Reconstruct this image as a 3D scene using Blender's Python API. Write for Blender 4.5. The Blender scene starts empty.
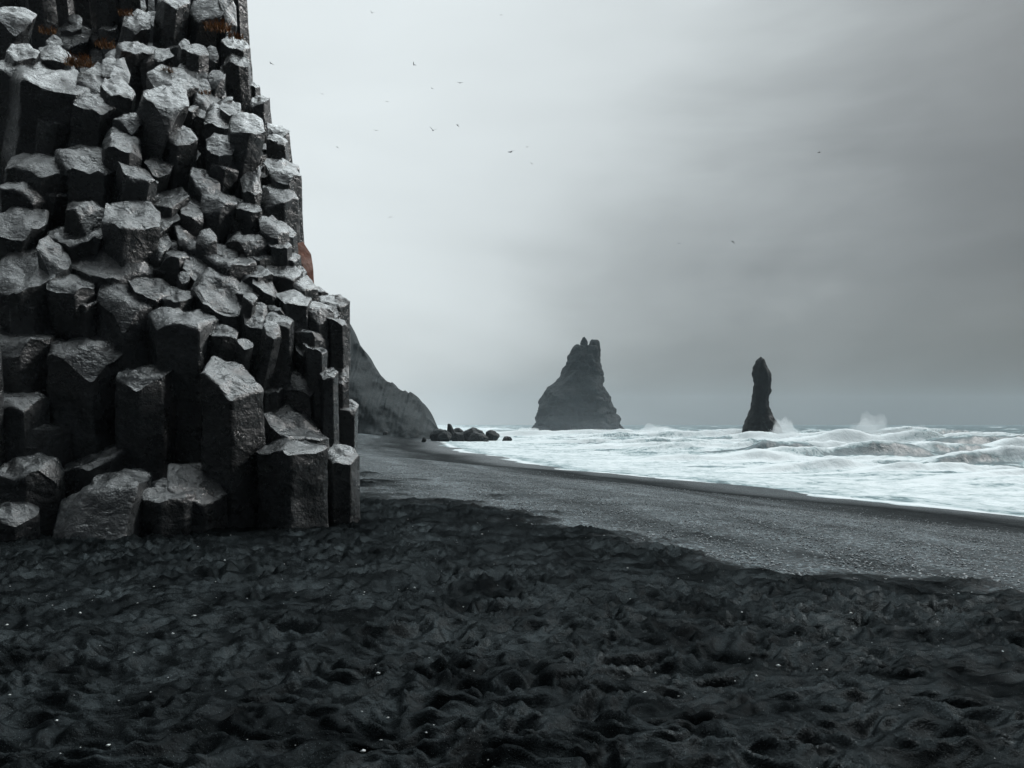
import bpy, bmesh, math, random
import numpy as np
from mathutils import Vector, Matrix, noise as mn

S = bpy.context.scene
COL = S.collection
random.seed(7)
R = math.radians

# ------------------------------------------------------------------ camera
LENS = 28.3
F = 1024 * LENS / 36.0
EYE = 1.6
PITCH = math.atan(40 / F)
cp, sp = math.cos(PITCH), math.sin(PITCH)


def P(px, py, D):
    """world point at distance D (along +Y) seen in the photo at pixel px, py"""
    x = (px - 512) / F
    y = (384 - py) / F
    dx, dy, dz = x, cp - y * sp, sp + y * cp
    t = D / dy
    return Vector((t * dx, D, EYE + t * dz))


cd = bpy.data.cameras.new('camera')
cam = bpy.data.objects.new('camera', cd)
COL.objects.link(cam)
cam.location = (0, 0, EYE)
cam.rotation_euler = (R(90) + PITCH, 0, 0)
cd.lens = LENS
cd.sensor_width = 36
cd.clip_start = 0.05
cd.clip_end = 9000
S.camera = cam

# ------------------------------------------------------------------ numpy gradient noise
_rs = np.random.RandomState(11)
_perm = _rs.permutation(512)
_perm = np.concatenate([_perm, _perm, _perm])
_ang = _rs.rand(512) * 2 * np.pi
_gx, _gy = np.cos(_ang), np.sin(_ang)


def pn(x, y, seed=0):
    x = np.asarray(x, float) + seed * 17.31
    y = np.asarray(y, float) - seed * 9.77
    xi, yi = np.floor(x).astype(np.int64), np.floor(y).astype(np.int64)
    fx, fy = x - xi, y - yi
    u = fx * fx * fx * (fx * (fx * 6 - 15) + 10)
    v = fy * fy * fy * (fy * (fy * 6 - 15) + 10)

    def g(ix, iy, dx, dy):
        h = _perm[_perm[ix & 511] + (iy & 511)]
        return _gx[h] * dx + _gy[h] * dy
    a = g(xi, yi, fx, fy)
    b = g(xi + 1, yi, fx - 1, fy)
    c = g(xi, yi + 1, fx, fy - 1)
    d = g(xi + 1, yi + 1, fx - 1, fy - 1)
    return 1.5 * ((a * (1 - u) + b * u) * (1 - v) + (c * (1 - u) + d * u) * v)


def fbm(x, y, seed=0, n=4, gain=.5):
    s, a, k = 0, 1, 1
    for i in range(n):
        s = s + a * pn(np.asarray(x) * k, np.asarray(y) * k, seed + i * 3)
        a *= gain
        k *= 2.03
    return s


def sst(a, b, x):
    t = np.clip((np.asarray(x, float) - a) / (b - a), 0, 1)
    return t * t * (3 - 2 * t)


# ------------------------------------------------------------------ helpers
def tag(o, label=None, cat=None, group=None, kind=None):
    if label: o['label'] = label
    if cat: o['category'] = cat
    if group: o['group'] = group
    if kind: o['kind'] = kind
    return o


def empty(name, loc):
    o = bpy.data.objects.new(name, None)
    o.empty_display_size = .3
    COL.objects.link(o)
    o.location = loc
    return o


def grid_faces(r, c):
    i = np.arange((r - 1) * c).reshape(r - 1, c)[:, :-1].ravel()
    return np.stack([i, i + 1, i + c + 1, i + c], 1)


def mesh_np(name, V, Fq, smooth=True):
    me = bpy.data.meshes.new(name)
    n, m, k = len(V), len(Fq), Fq.shape[1]
    me.vertices.add(n)
    me.vertices.foreach_set('co', np.ascontiguousarray(V, np.float32).ravel())
    me.loops.add(m * k)
    me.loops.foreach_set('vertex_index', np.ascontiguousarray(Fq, np.int32).ravel())
    me.polygons.add(m)
    me.polygons.foreach_set('loop_start', np.arange(0, m * k, k, dtype=np.int32))
    me.polygons.foreach_set('loop_total', np.full(m, k, np.int32))
    if smooth:
        me.polygons.foreach_set('use_smooth', np.ones(m, bool))
    me.update(calc_edges=True)
    return me


def link(name, me, mat, parent=None, loc=None):
    o = bpy.data.objects.new(name, me)
    COL.objects.link(o)
    if mat is not None and not me.materials:
        me.materials.append(mat)
    if parent is not None: o.parent = parent
    if loc is not None: o.location = loc
    return o


def mesh_py(name, V, Fs, sharp=None, smooth=True, recalc=True):
    me = bpy.data.meshes.new(name)
    me.from_pydata([tuple(v) for v in V], [], Fs)
    if recalc:
        bm = bmesh.new()
        bm.from_mesh(me)
        bmesh.ops.recalc_face_normals(bm, faces=bm.faces)
        bm.to_mesh(me)
        bm.free()
    if smooth:
        me.polygons.foreach_set('use_smooth', np.ones(len(me.polygons), bool))
        if sharp: me.set_sharp_from_angle(angle=R(sharp))
    return me


# ------------------------------------------------------------------ node helpers
class N:
    def __init__(self, tree):
        self.t = tree
        self.n = tree.nodes
        self.l = tree.links

    def __call__(self, typ, **kw):
        nd = self.n.new(typ)
        ins = kw.pop('ins', {})
        for k, v in kw.items(): setattr(nd, k, v)
        for k, v in ins.items():
            if isinstance(v, bpy.types.NodeSocket): self.l.new(v, nd.inputs[k])
            else: nd.inputs[k].default_value = v
        return nd

    def math(self, op, a, b=None, c=None, clamp=False):
        nd = self.n.new('ShaderNodeMath')
        nd.operation = op
        nd.use_clamp = clamp
        for i, v in enumerate((a, b, c)):
            if v is None: continue
            if isinstance(v, bpy.types.NodeSocket): self.l.new(v, nd.inputs[i])
            else: nd.inputs[i].default_value = v
        return nd.outputs[0]

    def ramp(self, fac, stops, interp='LINEAR'):
        nd = self.n.new('ShaderNodeValToRGB')
        nd.color_ramp.interpolation = interp
        e = nd.color_ramp.elements
        while len(e) < len(stops): e.new(0.5)
        for el, (p, c) in zip(e, stops):
            el.position = p
            el.color = c if len(c) == 4 else (*c, 1)
        self.l.new(fac, nd.inputs[0])
        return nd.outputs[0]

    def noise(self, vec, scale, detail=4, rough=.55, dist=0):
        nd = self.n.new('ShaderNodeTexNoise')
        nd.inputs['Scale'].default_value = scale
        nd.inputs['Detail'].default_value = detail
        nd.inputs['Roughness'].default_value = rough
        nd.inputs['Distortion'].default_value = dist
        if vec is not None: self.l.new(vec, nd.inputs['Vector'])
        return nd.outputs['Fac']

    def mixc(self, fac, a, b, mode='MIX'):
        nd = self.n.new('ShaderNodeMix')
        nd.data_type = 'RGBA'
        nd.blend_type = mode
        for k, v in ((0, fac), (6, a), (7, b)):
            if isinstance(v, bpy.types.NodeSocket): self.l.new(v, nd.inputs[k])
            else: nd.inputs[k].default_value = v if k == 0 or len(v) == 4 else (*v, 1)
        return nd.outputs[2]


def new_mat(name):
    m = bpy.data.materials.new(name)
    m.use_nodes = True
    n = N(m.node_tree)
    b = m.node_tree.nodes['Principled BSDF']
    return m, n, b


def pos(n):
    return n('ShaderNodeNewGeometry').outputs['Position']


def scaled(n, vec, s):
    return n('ShaderNodeMapping', ins={'Vector': vec, 'Scale': s}).outputs[0]


def mat_rock(name, lo, hi, rough=(.3, .62), tint=None, scale=1.0, spec=.6, bump=.5):
    m, n, b = new_mat(name)
    p = scaled(n, pos(n), (scale, scale, scale))
    big = n.noise(p, 1.1, 5, .6)
    fine = n.noise(p, 14, 6, .65)
    strat = n.noise(scaled(n, p, (2.6, 2.6, 7)), 1.3, 5, .65, 1.2)
    mixn = n.math('ADD', n.math('MULTIPLY', big, .55), n.math('MULTIPLY', fine, .45))
    col = n.ramp(mixn, [(.36, lo), (.5, tuple(a * .6 + c * .4 for a, c in zip(lo, hi))), (.64, hi)])
    if tint:
        tn = n.noise(p, .55, 4, .6)
        f = n.math('MULTIPLY', n.math('SUBTRACT', tn, .56, clamp=True), tint[1], clamp=True)
        col = n.mixc(f, col, tint[0])
    n.l.new(col, b.inputs['Base Color'])
    rg = n.noise(p, 4.5, 4, .6)
    rr = n('ShaderNodeMapRange', ins={'Value': rg, 'From Min': .35, 'From Max': .65, 'To Min': rough[0], 'To Max': rough[1]}).outputs[0]
    n.l.new(rr, b.inputs['Roughness'])
    b.inputs['Specular IOR Level'].default_value = spec
    vor = n('ShaderNodeTexVoronoi', feature='F1', ins={'Vector': p, 'Scale': 34.0}).outputs['Distance']
    h = n.math('ADD', n.math('MULTIPLY', strat, .5), n.math('ADD', n.math('MULTIPLY', fine, .7), n.math('ADD', n.math('MULTIPLY', vor, .10), n.math('MULTIPLY', n.noise(p, 5.0, 3, .5, .8), 1.3))))
    bp = n('ShaderNodeBump', ins={'Strength': bump, 'Distance': .05 / scale, 'Height': h})
    n.l.new(bp.outputs[0], b.inputs['Normal'])
    return m


M = {}
M['basalt'] = mat_rock('wet_basalt', (.007, .0085, .0093), (.085, .093, .097), (.10, .50), spec=1.0, bump=.6)
M['red_rock'] = mat_rock('red_scoria', (.10, .045, .03), (.22, .10, .07), (.6, .9), spec=.3)
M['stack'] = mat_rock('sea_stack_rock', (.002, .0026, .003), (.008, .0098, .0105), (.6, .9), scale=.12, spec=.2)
M['hazy_stack'] = mat_rock('haze_paled_stack_rock', (.012, .015, .017), (.032, .039, .040), (.7, .95), scale=.12, spec=.2,
                           tint=((.035, .03, .022), 1.0))  # rock colour paled to stand in for sea haze, plus brownish mottling
M['headland'] = mat_rock('headland_rock', (.016, .022, .024), (.026, .034, .036), (.7, .95), scale=.35, spec=.2, bump=.8)
M['boulder'] = mat_rock('boulder_rock', (.010, .0125, .0135), (.030, .036, .038), (.5, .85), scale=.5, spec=.2)

# grass
m, n, b = new_mat('dry_grass')
c = n.ramp(n.noise(pos(n), 9, 3), [(.3, (.16, .075, .028)), (.55, (.34, .17, .06)), (.75, (.30, .21, .10))])
n.l.new(c, b.inputs['Base Color'])
b.inputs['Roughness'].default_value = .8
M['grass'] = m

# bird
m, n, b = new_mat('dark_plumage')
c = n.ramp(n.noise(pos(n), 5, 2), [(.3, (.008, .008, .009)), (.7, (.03, .03, .032))])
n.l.new(c, b.inputs['Base Color'])
b.inputs['Roughness'].default_value = .8
M['bird'] = m

# beach: sand above, shingle on the slope, smooth wet sand by the water (attribute 'shingle', 'wet')
m, n, b = new_mat('black_beach')
p = pos(n)
sh = n('ShaderNodeAttribute', attribute_name='shingle').outputs['Fac']
wet = n('ShaderNodeAttribute', attribute_name='wet').outputs['Fac']
n1 = n.noise(p, 2.2, 5, .6)
n2 = n.noise(p, 55, 4, .7)
n3 = n.noise(p, 150, 2, .6)
vo = n('ShaderNodeTexVoronoi', feature='F1', ins={'Vector': p, 'Scale': 22.0})
sand = n.ramp(n.math('ADD', n.math('MULTIPLY', n1, .5), n.math('MULTIPLY', n2, .5)),
              [(.33, (.0010, .0013, .0014)), (.5, (.0026, .0033, .0036)), (.68, (.013, .0165, .018))])
# scattered pale grains
grain = n.math('GREATER_THAN', n.noise(p, 210, 1, .5), .735)
sand = n.mixc(n.math('MULTIPLY', grain, .5), sand, (.22, .24, .25))
pebv = n('ShaderNodeSeparateColor', ins={'Color': vo.outputs['Color']}).outputs[0]
peb = n.ramp(pebv, [(0, (.009, .0155, .019)), (.5, (.026, .042, .050)), (.8, (.085, .125, .142)), (1, (.34, .41, .44))])
col = n.mixc(sh, sand, peb)
col = n.mixc(wet, col, (.020, .029, .034))
n.l.new(col, b.inputs['Base Color'])
ro = n('ShaderNodeMapRange', ins={'Value': n1, 'From Min': .4, 'From Max': .62, 'To Min': .36, 'To Max': .7}).outputs[0]
ro2 = n.math('ADD', n.math('MULTIPLY', ro, n.math('SUBTRACT', 1.0, sh)), n.math('MULTIPLY', .5, sh))
ro3 = n.math('ADD', n.math('MULTIPLY', ro2, n.math('SUBTRACT', 1.0, wet)), n.math('MULTIPLY', .30, wet))
n.l.new(ro3, b.inputs['Roughness'])
n.l.new(n.math('ADD', .02, n.math('MULTIPLY', sh, .34)), b.inputs['Specular IOR Level'])
hs = n.math('ADD', n.math('MULTIPLY', n2, .5), n.math('MULTIPLY', n3, .35))
hs = n.math('ADD', hs, n.math('MULTIPLY', n.noise(p, 17, 4, .6), .9))
hp = n.math('MULTIPLY', n.math('MULTIPLY', vo.outputs['Distance'], -1.6), n.math('MULTIPLY', sh, n.math('SUBTRACT', 1.0, wet)))
bps = n('ShaderNodeBump', ins={'Strength': .8, 'Distance': .011, 'Height': hs})
bp = n('ShaderNodeBump', ins={'Strength': .95, 'Distance': .05, 'Height': n.math('ADD', hs, hp)})
n.l.new(bp.outputs[0], b.inputs['Normal'])
moist = n('ShaderNodeMapRange', ins={'Value': n.noise(p, 1.1, 5, .62), 'From Min': .36, 'From Max': .66, 'To Min': .0022, 'To Max': .017}).outputs[0]
mcol = n('ShaderNodeCombineColor', ins={0: n.math('MULTIPLY', moist, .86), 1: moist, 2: n.math('MULTIPLY', moist, 1.05)}).outputs[0]
dif = n('ShaderNodeBsdfDiffuse', ins={'Color': sand, 'Normal': bps.outputs[0]})
glo = n('ShaderNodeBsdfAnisotropic', ins={'Color': mcol, 'Roughness': .27, 'Normal': bps.outputs[0]})
add = n('ShaderNodeAddShader', ins={0: dif.outputs[0], 1: glo.outputs[0]})
smix = n('ShaderNodeMixShader', ins={0: n.math('MAXIMUM', sh, wet), 1: add.outputs[0], 2: b.outputs[0]})
n.l.new(smix.outputs[0], m.node_tree.nodes['Material Output'].inputs['Surface'])
M['beach'] = m

# sea with foam
m, n, b = new_mat('sea_water')
p = pos(n)
fo = n('ShaderNodeAttribute', attribute_name='foam').outputs['Fac']
q = scaled(n, p, (.55, .38, .4))
a1 = n.noise(q, .55, 6, .66, .7)
a2 = n.noise(q, 2.4, 6, .7, .8)
tot = n.math('ADD', fo, n.math('ADD', n.math('MULTIPLY', n.math('SUBTRACT', a1, .5), .95), n.math('MULTIPLY', n.math('SUBTRACT', a2, .5), 1.5)))
fm = n.ramp(tot, [(.34, (0, 0, 0)), (.50, (.26, .26, .26)), (.68, (.70, .70, .70)), (1.0, (1, 1, 1))])
col = n.ramp(tot, [(.32, (.010, .050, .062)), (.50, (.085, .165, .180)), (.68, (.40, .47, .485)), (1.0, (.63, .68, .695))])
n.l.new(col, b.inputs['Base Color'])
n.l.new(n.math('ADD', .42, n.math('MULTIPLY', fm, .45)), b.inputs['Roughness'])
b.inputs['Specular IOR Level'].default_value = .4
bp = n('ShaderNodeBump', ins={'Strength': .8, 'Distance': .3, 'Height': n.math('ADD', n.math('MULTIPLY', a1, .7), n.math('MULTIPLY', a2, .5))})
n.l.new(bp.outputs[0], b.inputs['Normal'])
M['sea'] = m

m, n, b = new_mat('sea_spray')
b.inputs['Base Color'].default_value = (.82, .85, .86, 1)
c = n.ramp(n.noise(pos(n), .6, 2), [(.3, (.74, .78, .8)), (.7, (.86, .88, .89))])
n.l.new(c, b.inputs['Base Color'])
b.inputs['Roughness'].default_value = .9
b.inputs['Specular IOR Level'].default_value = .1
M['spray'] = m

m, n, b = new_mat('beach_pebble')
oi = n.noise(pos(n), 31, 1)
c = n.ramp(oi, [(.36, (.03, .039, .044)), (.5, (.10, .125, .135)), (.62, (.38, .42, .44))])
n.l.new(c, b.inputs['Base Color'])
b.inputs['Roughness'].default_value = .32
M['pebble'] = m
m, n, b = new_mat('pale_pebble')
c = n.ramp(n.noise(pos(n), 40, 2), [(.3, (.32, .34, .35)), (.7, (.6, .62, .62))])
n.l.new(c, b.inputs['Base Color'])
b.inputs['Roughness'].default_value = .5
M['pale'] = m

# ------------------------------------------------------------------ beach (structure)
_sy = np.array([-60, 0, 31.5, 42, 50, 58, 64.4, 87.8, 103, 170, 215, 400, 6000.])
_sx = np.array([62, 34, 20, 15, 11.7, 7.8, 3.8, -1.1, -6.0, -15, -22, -40, -600.])


def shore_s(X, Y):
    """distance inland from the water's edge (negative at sea)"""
    xs = np.interp(Y, _sy, _sx)
    return (xs - X) * .92


def beach_z(X, Y):
    s = shore_s(X, Y) + 1.2 * pn(X / 9, Y / 9, 5)
    t = np.clip(s / 25.0, 0, 1)
    k = t - .055 * np.sin(np.pi * 2 * t)
    z = -2 * (1 - k)
    z = np.where(s < 0, np.maximum(-2 + .08 * s, -6.0), z)
    return z, s


def build_beach():
    ypx = np.arange(812, 432, -.92)
    d = EYE * F / (ypx - 424)
    rows = np.concatenate([np.linspace(-3, d[0] - .05, 14), d, np.geomspace(d[-1] * 1.03, 2680, 42)])
    a_in = np.linspace(-.74, .74, 880)
    a_out = np.linspace(.76, 2.2, 50)
    a = np.concatenate([-a_out[::-1], a_in, a_out])
    Y = np.repeat(rows[:, None], len(a), 1)
    X = a[None, :] * (Y + 6) * .96
    # rays fan from a little behind the eye
    X = np.clip(X, -700, 2700)
    z, s = beach_z(X, Y)
    up = sst(23.2, 26.0, s - .10 * (Y - 12) + 1.6 * pn(X / 3.1, Y / 3.1, 8) + 1.5 * pn(X / 1.1, Y / .9, 9) + .7 * pn(X / .35, Y / .3, 10))      # trodden upper sand
    near = 1 - sst(40, 90, Y)
    rough = .72 + .36 * sst(-.45, .35, fbm(X / 2.6, Y / 2.6, 21, 3))
    flat = sst(.05, .5, fbm(X / 1.7 + 3, Y / 2.4, 31, 3)) * sst(-1, 3.5, X)          # smoother wet flats by the crest
    rough = rough * (1 - .55 * flat)
    wx = X + .10 * pn(X / .4, Y / .4, 41)
    wy = Y + .10 * pn(X / .4, Y / .4, 42)
    b1 = 1 - 2.2 * np.abs(pn(wx / .52, wy / .38, 51))
    b2 = 1 - 2.2 * np.abs(pn(wx / .27 + .3 * pn(wx / .45, wy / .45, 57), wy / .155, 52))
    b3 = pn(wx / .12, wy / .075, 53)
    b4 = pn(wx / .055, wy / .05, 54)
    h = .034 * b1 + .061 * b2 + .030 * b3 + .011 * b4 + .06 * pn(X / 1.5, Y / 1.3, 55)
    # trodden hollows
    foot = np.minimum(0, pn(wx / .29, wy / .23, 61) + .28)
    h = h + .12 * foot
    z = z + near * up * rough * h
    z = z + (1 - up) * near * sst(0, 4, s) * (.012 * pn(X / .22, Y / .22, 71) + .02 * pn(X / .9, Y / 1.4, 72))
    # the little step at the edge of the upper sand
    z = z + near * .035 * np.exp(-((s - 25.0 - .10 * (Y - 12) + 1.6 * pn(X / 3.1, Y / 3.1, 8)) / 1.1) ** 2) * (.5 + .9 * pn(X / .8, Y / .8, 73) + .5 * pn(X / .25, Y / .25, 74))
    V = np.stack([X, Y, z], -1).reshape(-1, 3)
    me = mesh_np('beach', V, grid_faces(*X.shape))
    at = me.attributes.new('shingle', 'FLOAT', 'POINT')
    dirt = .25 * fbm(X / 1.3, Y / 1.3, 81, 3)
    shg = np.clip((1 - up) * (1 + dirt) * (1 - .75 * sst(19, 6, s + 2 * pn(X / 5, Y / 9, 84))) * (.86 + .35 * pn(s / 1.6, Y / 30, 85)), 0, 1)
    at.data.foreach_set('value', shg.astype(np.float32).ravel())
    at = me.attributes.new('wet', 'FLOAT', 'POINT')
    w = sst(8.5, 1.2, s + .8 * pn(X / 2, Y / 4, 83))
    at.data.foreach_set('value', w.astype(np.float32).ravel())
    o = link('beach', me, M['beach'])
    tag(o, 'black volcanic sand beach, trodden and lumpy in front and pebbly towards the surf', 'beach', kind='structure')


build_beach()


def ground_z(x, y):
    z, s = beach_z(np.array([x]), np.array([y]))
    return float(z[0])


# ------------------------------------------------------------------ stones on the beach
def stones(name, pts, sizes, mat, flat=.6):
    base = np.array([(1, 0, 0), (0, 1, 0), (-1, 0, 0), (0, -1, 0), (0, 0, 1), (0, 0, -1),
                     (.72, .72, .3), (-.72, .72, .3), (-.72, -.72, .3), (.72, -.72, .3)], float)
    fc = [(0, 6, 4), (6, 1, 4), (1, 7, 4), (7, 2, 4), (2, 8, 4), (8, 3, 4), (3, 9, 4), (9, 0, 4),
          (0, 1, 6), (1, 2, 7), (2, 3, 8), (3, 0, 9), (1, 0, 5), (2, 1, 5), (3, 2, 5), (0, 3, 5)]
    fc = np.array(fc)
    n = len(pts)
    rs = np.random.RandomState(3)
    th = rs.rand(n) * 6.28
    sc = np.stack([sizes * (1 + .5 * rs.rand(n)), sizes * (.7 + .4 * rs.rand(n)), sizes * flat * (.7 + .6 * rs.rand(n))], -1)
    B = base[None] * (1 + .18 * rs.randn(n, len(base), 1)) * sc[:, None, :]
    c, s_ = np.cos(th)[:, None], np.sin(th)[:, None]
    V = np.stack([B[..., 0] * c - B[..., 1] * s_, B[..., 0] * s_ + B[..., 1] * c, B[..., 2]], -1) + pts[:, None, :]
    Fc = (fc[None] + (np.arange(n) * len(base))[:, None, None]).reshape(-1, 3)
    return link(name, mesh_np(name, V.reshape(-1, 3), Fc), mat)


rs = np.random.RandomState(5)
yy = 6 + 42 * rs.rand(160000) ** 1.1
xx = (rs.rand(160000) * 1.5 - .72) * yy
zz, ss = beach_z(xx, yy)
keep = (ss > 9) & (ss < 25.2 + .1 * (yy - 12)) & (rs.rand(len(ss)) < .25 + .75 * sst(9, 19, ss))
pts = np.stack([xx, yy, zz + .004], -1)[keep][:42000]
o = stones('gravel', pts, (.007 + .016 * rs.rand(len(pts)) ** 2.5), M['pebble'])
tag(o, 'small wet dark pebbles covering the slope of the beach below the sand', 'gravel', kind='stuff')
yy = 3.6 + 10 * rs.rand(430)
xx = (rs.rand(430) * 1.4 - .7) * yy
zz, ss = beach_z(xx, yy)
keep = ss > 24
pts = np.stack([xx, yy, zz + .035], -1)[keep]
o = stones('pale_pebbles', pts, .004 + .011 * rs.rand(len(pts)) ** 3, M['pale'])
tag(o, 'few tiny white pebbles strewn over the black sand', 'pebbles', kind='stuff')


# ------------------------------------------------------------------ sea (structure)
# breakers: px centre, half width px, distance, height, front face foam (-) dark or (+) white
BREAK = [
    (878, 62, 128, 2.3, .3), (792, 46, 158, 2.1, .6), (655, 60, 205, 2.0, .4), (560, 60, 235, 1.8, .5), (995, 46, 118, 2.0, -.7),
    (782, 30, 96, 1.5, -.8), (858, 64, 84, 1.55, -.75), (945, 50, 92, 1.7, -.5), (700, 60, 78, .95, .3), (812, 50, 64, 1.2, .2),
    (930, 60, 60, .9, .2), (735, 60, 110, 1.1, .5), (640, 60, 120, .9, .5), (1010, 60, 72, 1.0, -.3), (905, 40, 150, 1.6, -.4),
    (690, 50, 140, 1.2, .4), (1000, 70, 50, .6, .3), (580, 50, 150, .8, .5), (835, 30, 105, 1.2, .5), (980, 50, 175, 1.8, -.3),
    (520, 40, 160, .7, .6), (900, 80, 260, 1.8, -.2), (720, 60, 280, 1.6, .1), (1050, 60, 100, 1.6, .3), (640, 40, 260, 1.7, .5)]


def sea_h(X, Y):
    s = shore_s(X, Y)
    off = sst(-3, -30, s)
    z = np.full(X.shape, -2.0)
    z = z + .07 * fbm(X / 7, Y / 5, 101, 3) + .12 * pn(X / 22, Y / 16, 102) * sst(6, -6, s)
    # general swell, crests lying roughly across the view
    qy = Y + .22 * X + 9 * pn(X / 60, Y / 60, 103)
    lam = 26.0
    ph = qy / lam * 2 * np.pi
    ph = ph + .5 * np.sin(ph)
    sw = ((1 + np.sin(ph)) / 2) ** 2.2
    am = np.clip(.55 + .9 * fbm(X / 38, Y / 30, 104, 2), 0, 1.5)
    z = z + off * (.75 * sw * am + .30 * fbm(X / 7.5, Y / 4.0, 105, 4) + .10 * fbm(X / 1.6, Y / 1.1, 106, 3)) * (1 - .35 * sst(400, 1200, Y))
    foam = .82 - .30 * sst(-14, -70, s) - .20 * sst(-70, -150, s) - .26 * sst(-160, -300, s)
    foam = foam + .72 * fbm(X / 20, Y / 7, 107, 4) * sst(-8, -30, s)
    foam = foam + .38 * fbm(X / 5.5, Y / 1.9, 111, 4) * sst(-4, -14, s) * sst(500, 150, Y)
    foam = foam + off * (.30 * (sw * am - .35))
    for cx, hw, D, H, ff in BREAK:
        hw = hw * 1.45
        xc = (cx - 512) / F * D
        w = hw / F * D
        yc = D + .10 * (X - xc) + .05 * w * pn(X / (w * .5), Y * 0 + cx, 108)
        e = np.exp(-((X - xc) / w) ** 4) * (.74 + .42 * pn(X / (w * .6), Y / 14, 109))
        t = Y - yc
        prof = np.where(t < 0, np.exp(-(t / (.85 * H)) ** 2), np.exp(-(t / (3.6 * H)) ** 2))
        z = z + 1.2 * H * e * prof * off
        face = np.exp(-((t + 1.0 * H) / (1.0 * H)) ** 2) * np.exp(-((X - xc) / w) ** 4)
        crest = np.exp(-((t - .35 * H) / (.9 * H)) ** 2) * np.exp(-((X - xc) / (w * 1.05)) ** 4)
        foam = foam + ff * face + .65 * crest
    # thin swash film at the edge
    foam = np.where(s > -4, foam - .22 * sst(-4, -.5, s) + .1 * pn(X / 3, Y / 1.2, 110), foam)
    foam = foam + .5 * np.exp(-((s - .2) / .5) ** 2)
    return z, np.clip(foam, -.2, 1.25)


def build_sea():
    rows = np.concatenate([np.geomspace(20, 330, 640), np.geomspace(334, 2650, 60)])
    a = np.concatenate([np.linspace(-.30, -.14, 40), np.linspace(-.138, .68, 820), np.linspace(.685, 1.0, 60)])
    Y = np.repeat(rows[:, None], len(a), 1)
    X = a[None, :] * Y
    z, foam = sea_h(X, Y)
    me = mesh_np('sea', np.stack([X, Y, z], -1).reshape(-1, 3), grid_faces(*X.shape))
    at = me.attributes.new('foam', 'FLOAT', 'POINT')
    at.data.foreach_set('value', foam.astype(np.float32).ravel())
    o = link('sea', me, M['sea'])
    tag(o, 'rough grey green sea breaking into wide white surf along the beach', 'sea', kind='structure')


build_sea()


# spray blown off the breakers: many droplets in one plume
PUFFS = []


def spray(px, hw, D, top_py, n, label, seed, skew=.3):
    n = n // 4
    PUFFS.append((px, hw, D, top_py, label, seed, skew))
    rs = np.random.RandomState(seed)
    xc, w = (px - 512) / F * D, hw / F * D
    top = P(px, top_py, D).z
    u = np.clip(rs.randn(n) * .5, -1.6, 1.6)
    prof = np.clip(1 - np.abs(u) ** 1.3, .12, 1) * (.7 + .6 * (pn(u * 3.1, u * 0 + seed, 3)))
    z0 = -1.6
    v = rs.rand(n) ** 1.9
    x = xc + u * w + skew * w * v
    z = z0 + v * prof * (top - z0)
    y = D + 3 + rs.randn(n) * 1.6 + 2.0 * v
    size = D / F * (.2 + .45 * rs.rand(n) * (1 - v * .5))
    T = np.array([(1, 1, 1), (1, -1, -1), (-1, 1, -1), (-1, -1, 1)], float) * .6
    Rm = rs.randn(n, 3, 3)
    Rm /= np.linalg.norm(Rm, axis=1, keepdims=True)
    B = np.einsum('ij,njk->nik', T, Rm) * size[:, None, None]
    V = B + np.stack([x, y, z], -1)[:, None, :]
    fc = np.array([(0, 1, 2), (0, 2, 3), (0, 3, 1), (1, 3, 2)])
    Fc = (fc[None] + (np.arange(n) * 4)[:, None, None]).reshape(-1, 3)
    o = link('sea_spray', mesh_np('sea_spray', V.reshape(-1, 3), Fc), M['spray'])
    tag(o, label, 'spray', kind='stuff')


spray(880, 26, 128, 415, 6500, 'tall white spray thrown up by a breaker far out in the bay', 1)
spray(794, 17, 150, 417, 2200, 'white spray flying up just beside the slender sea stack', 2, -.3)
spray(655, 26, 205, 425, 2200, 'low white spray between the two sea stacks', 3)
spray(735, 18, 190, 428, 900, 'low spray at the foot of the slender sea stack', 4)
spray(920, 30, 150, 425, 1400, 'thin spray blown along a far wave crest', 5)
spray(525, 16, 240, 427, 1300, 'low white spray by the foot of the broad sea stack', 6)
spray(590, 34, 380, 429, 1800, 'mist of spray along the foot of the broad sea stack', 7)


# ------------------------------------------------------------------ basalt cliff
def dfun(x, y):
    db = 11.6 + max(0, (x - 260) / 90) * 1.0
    s = .62
    return (db + s * 1.6) / (1 - s * (424 - y) / F)


EDGE_Y = [-60, -20, 0, 20, 35, 50, 70, 90, 100, 126, 130, 160, 200, 220, 250, 280, 296, 302, 420, 540]
EDGE_X = [226, 229, 232, 236, 240, 244, 247, 256, 264, 267, 285, 295, 296, 299, 302, 311, 326, 343, 347, 347]


def edge(y): return float(np.interp(y, EDGE_Y, EDGE_X))


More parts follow.
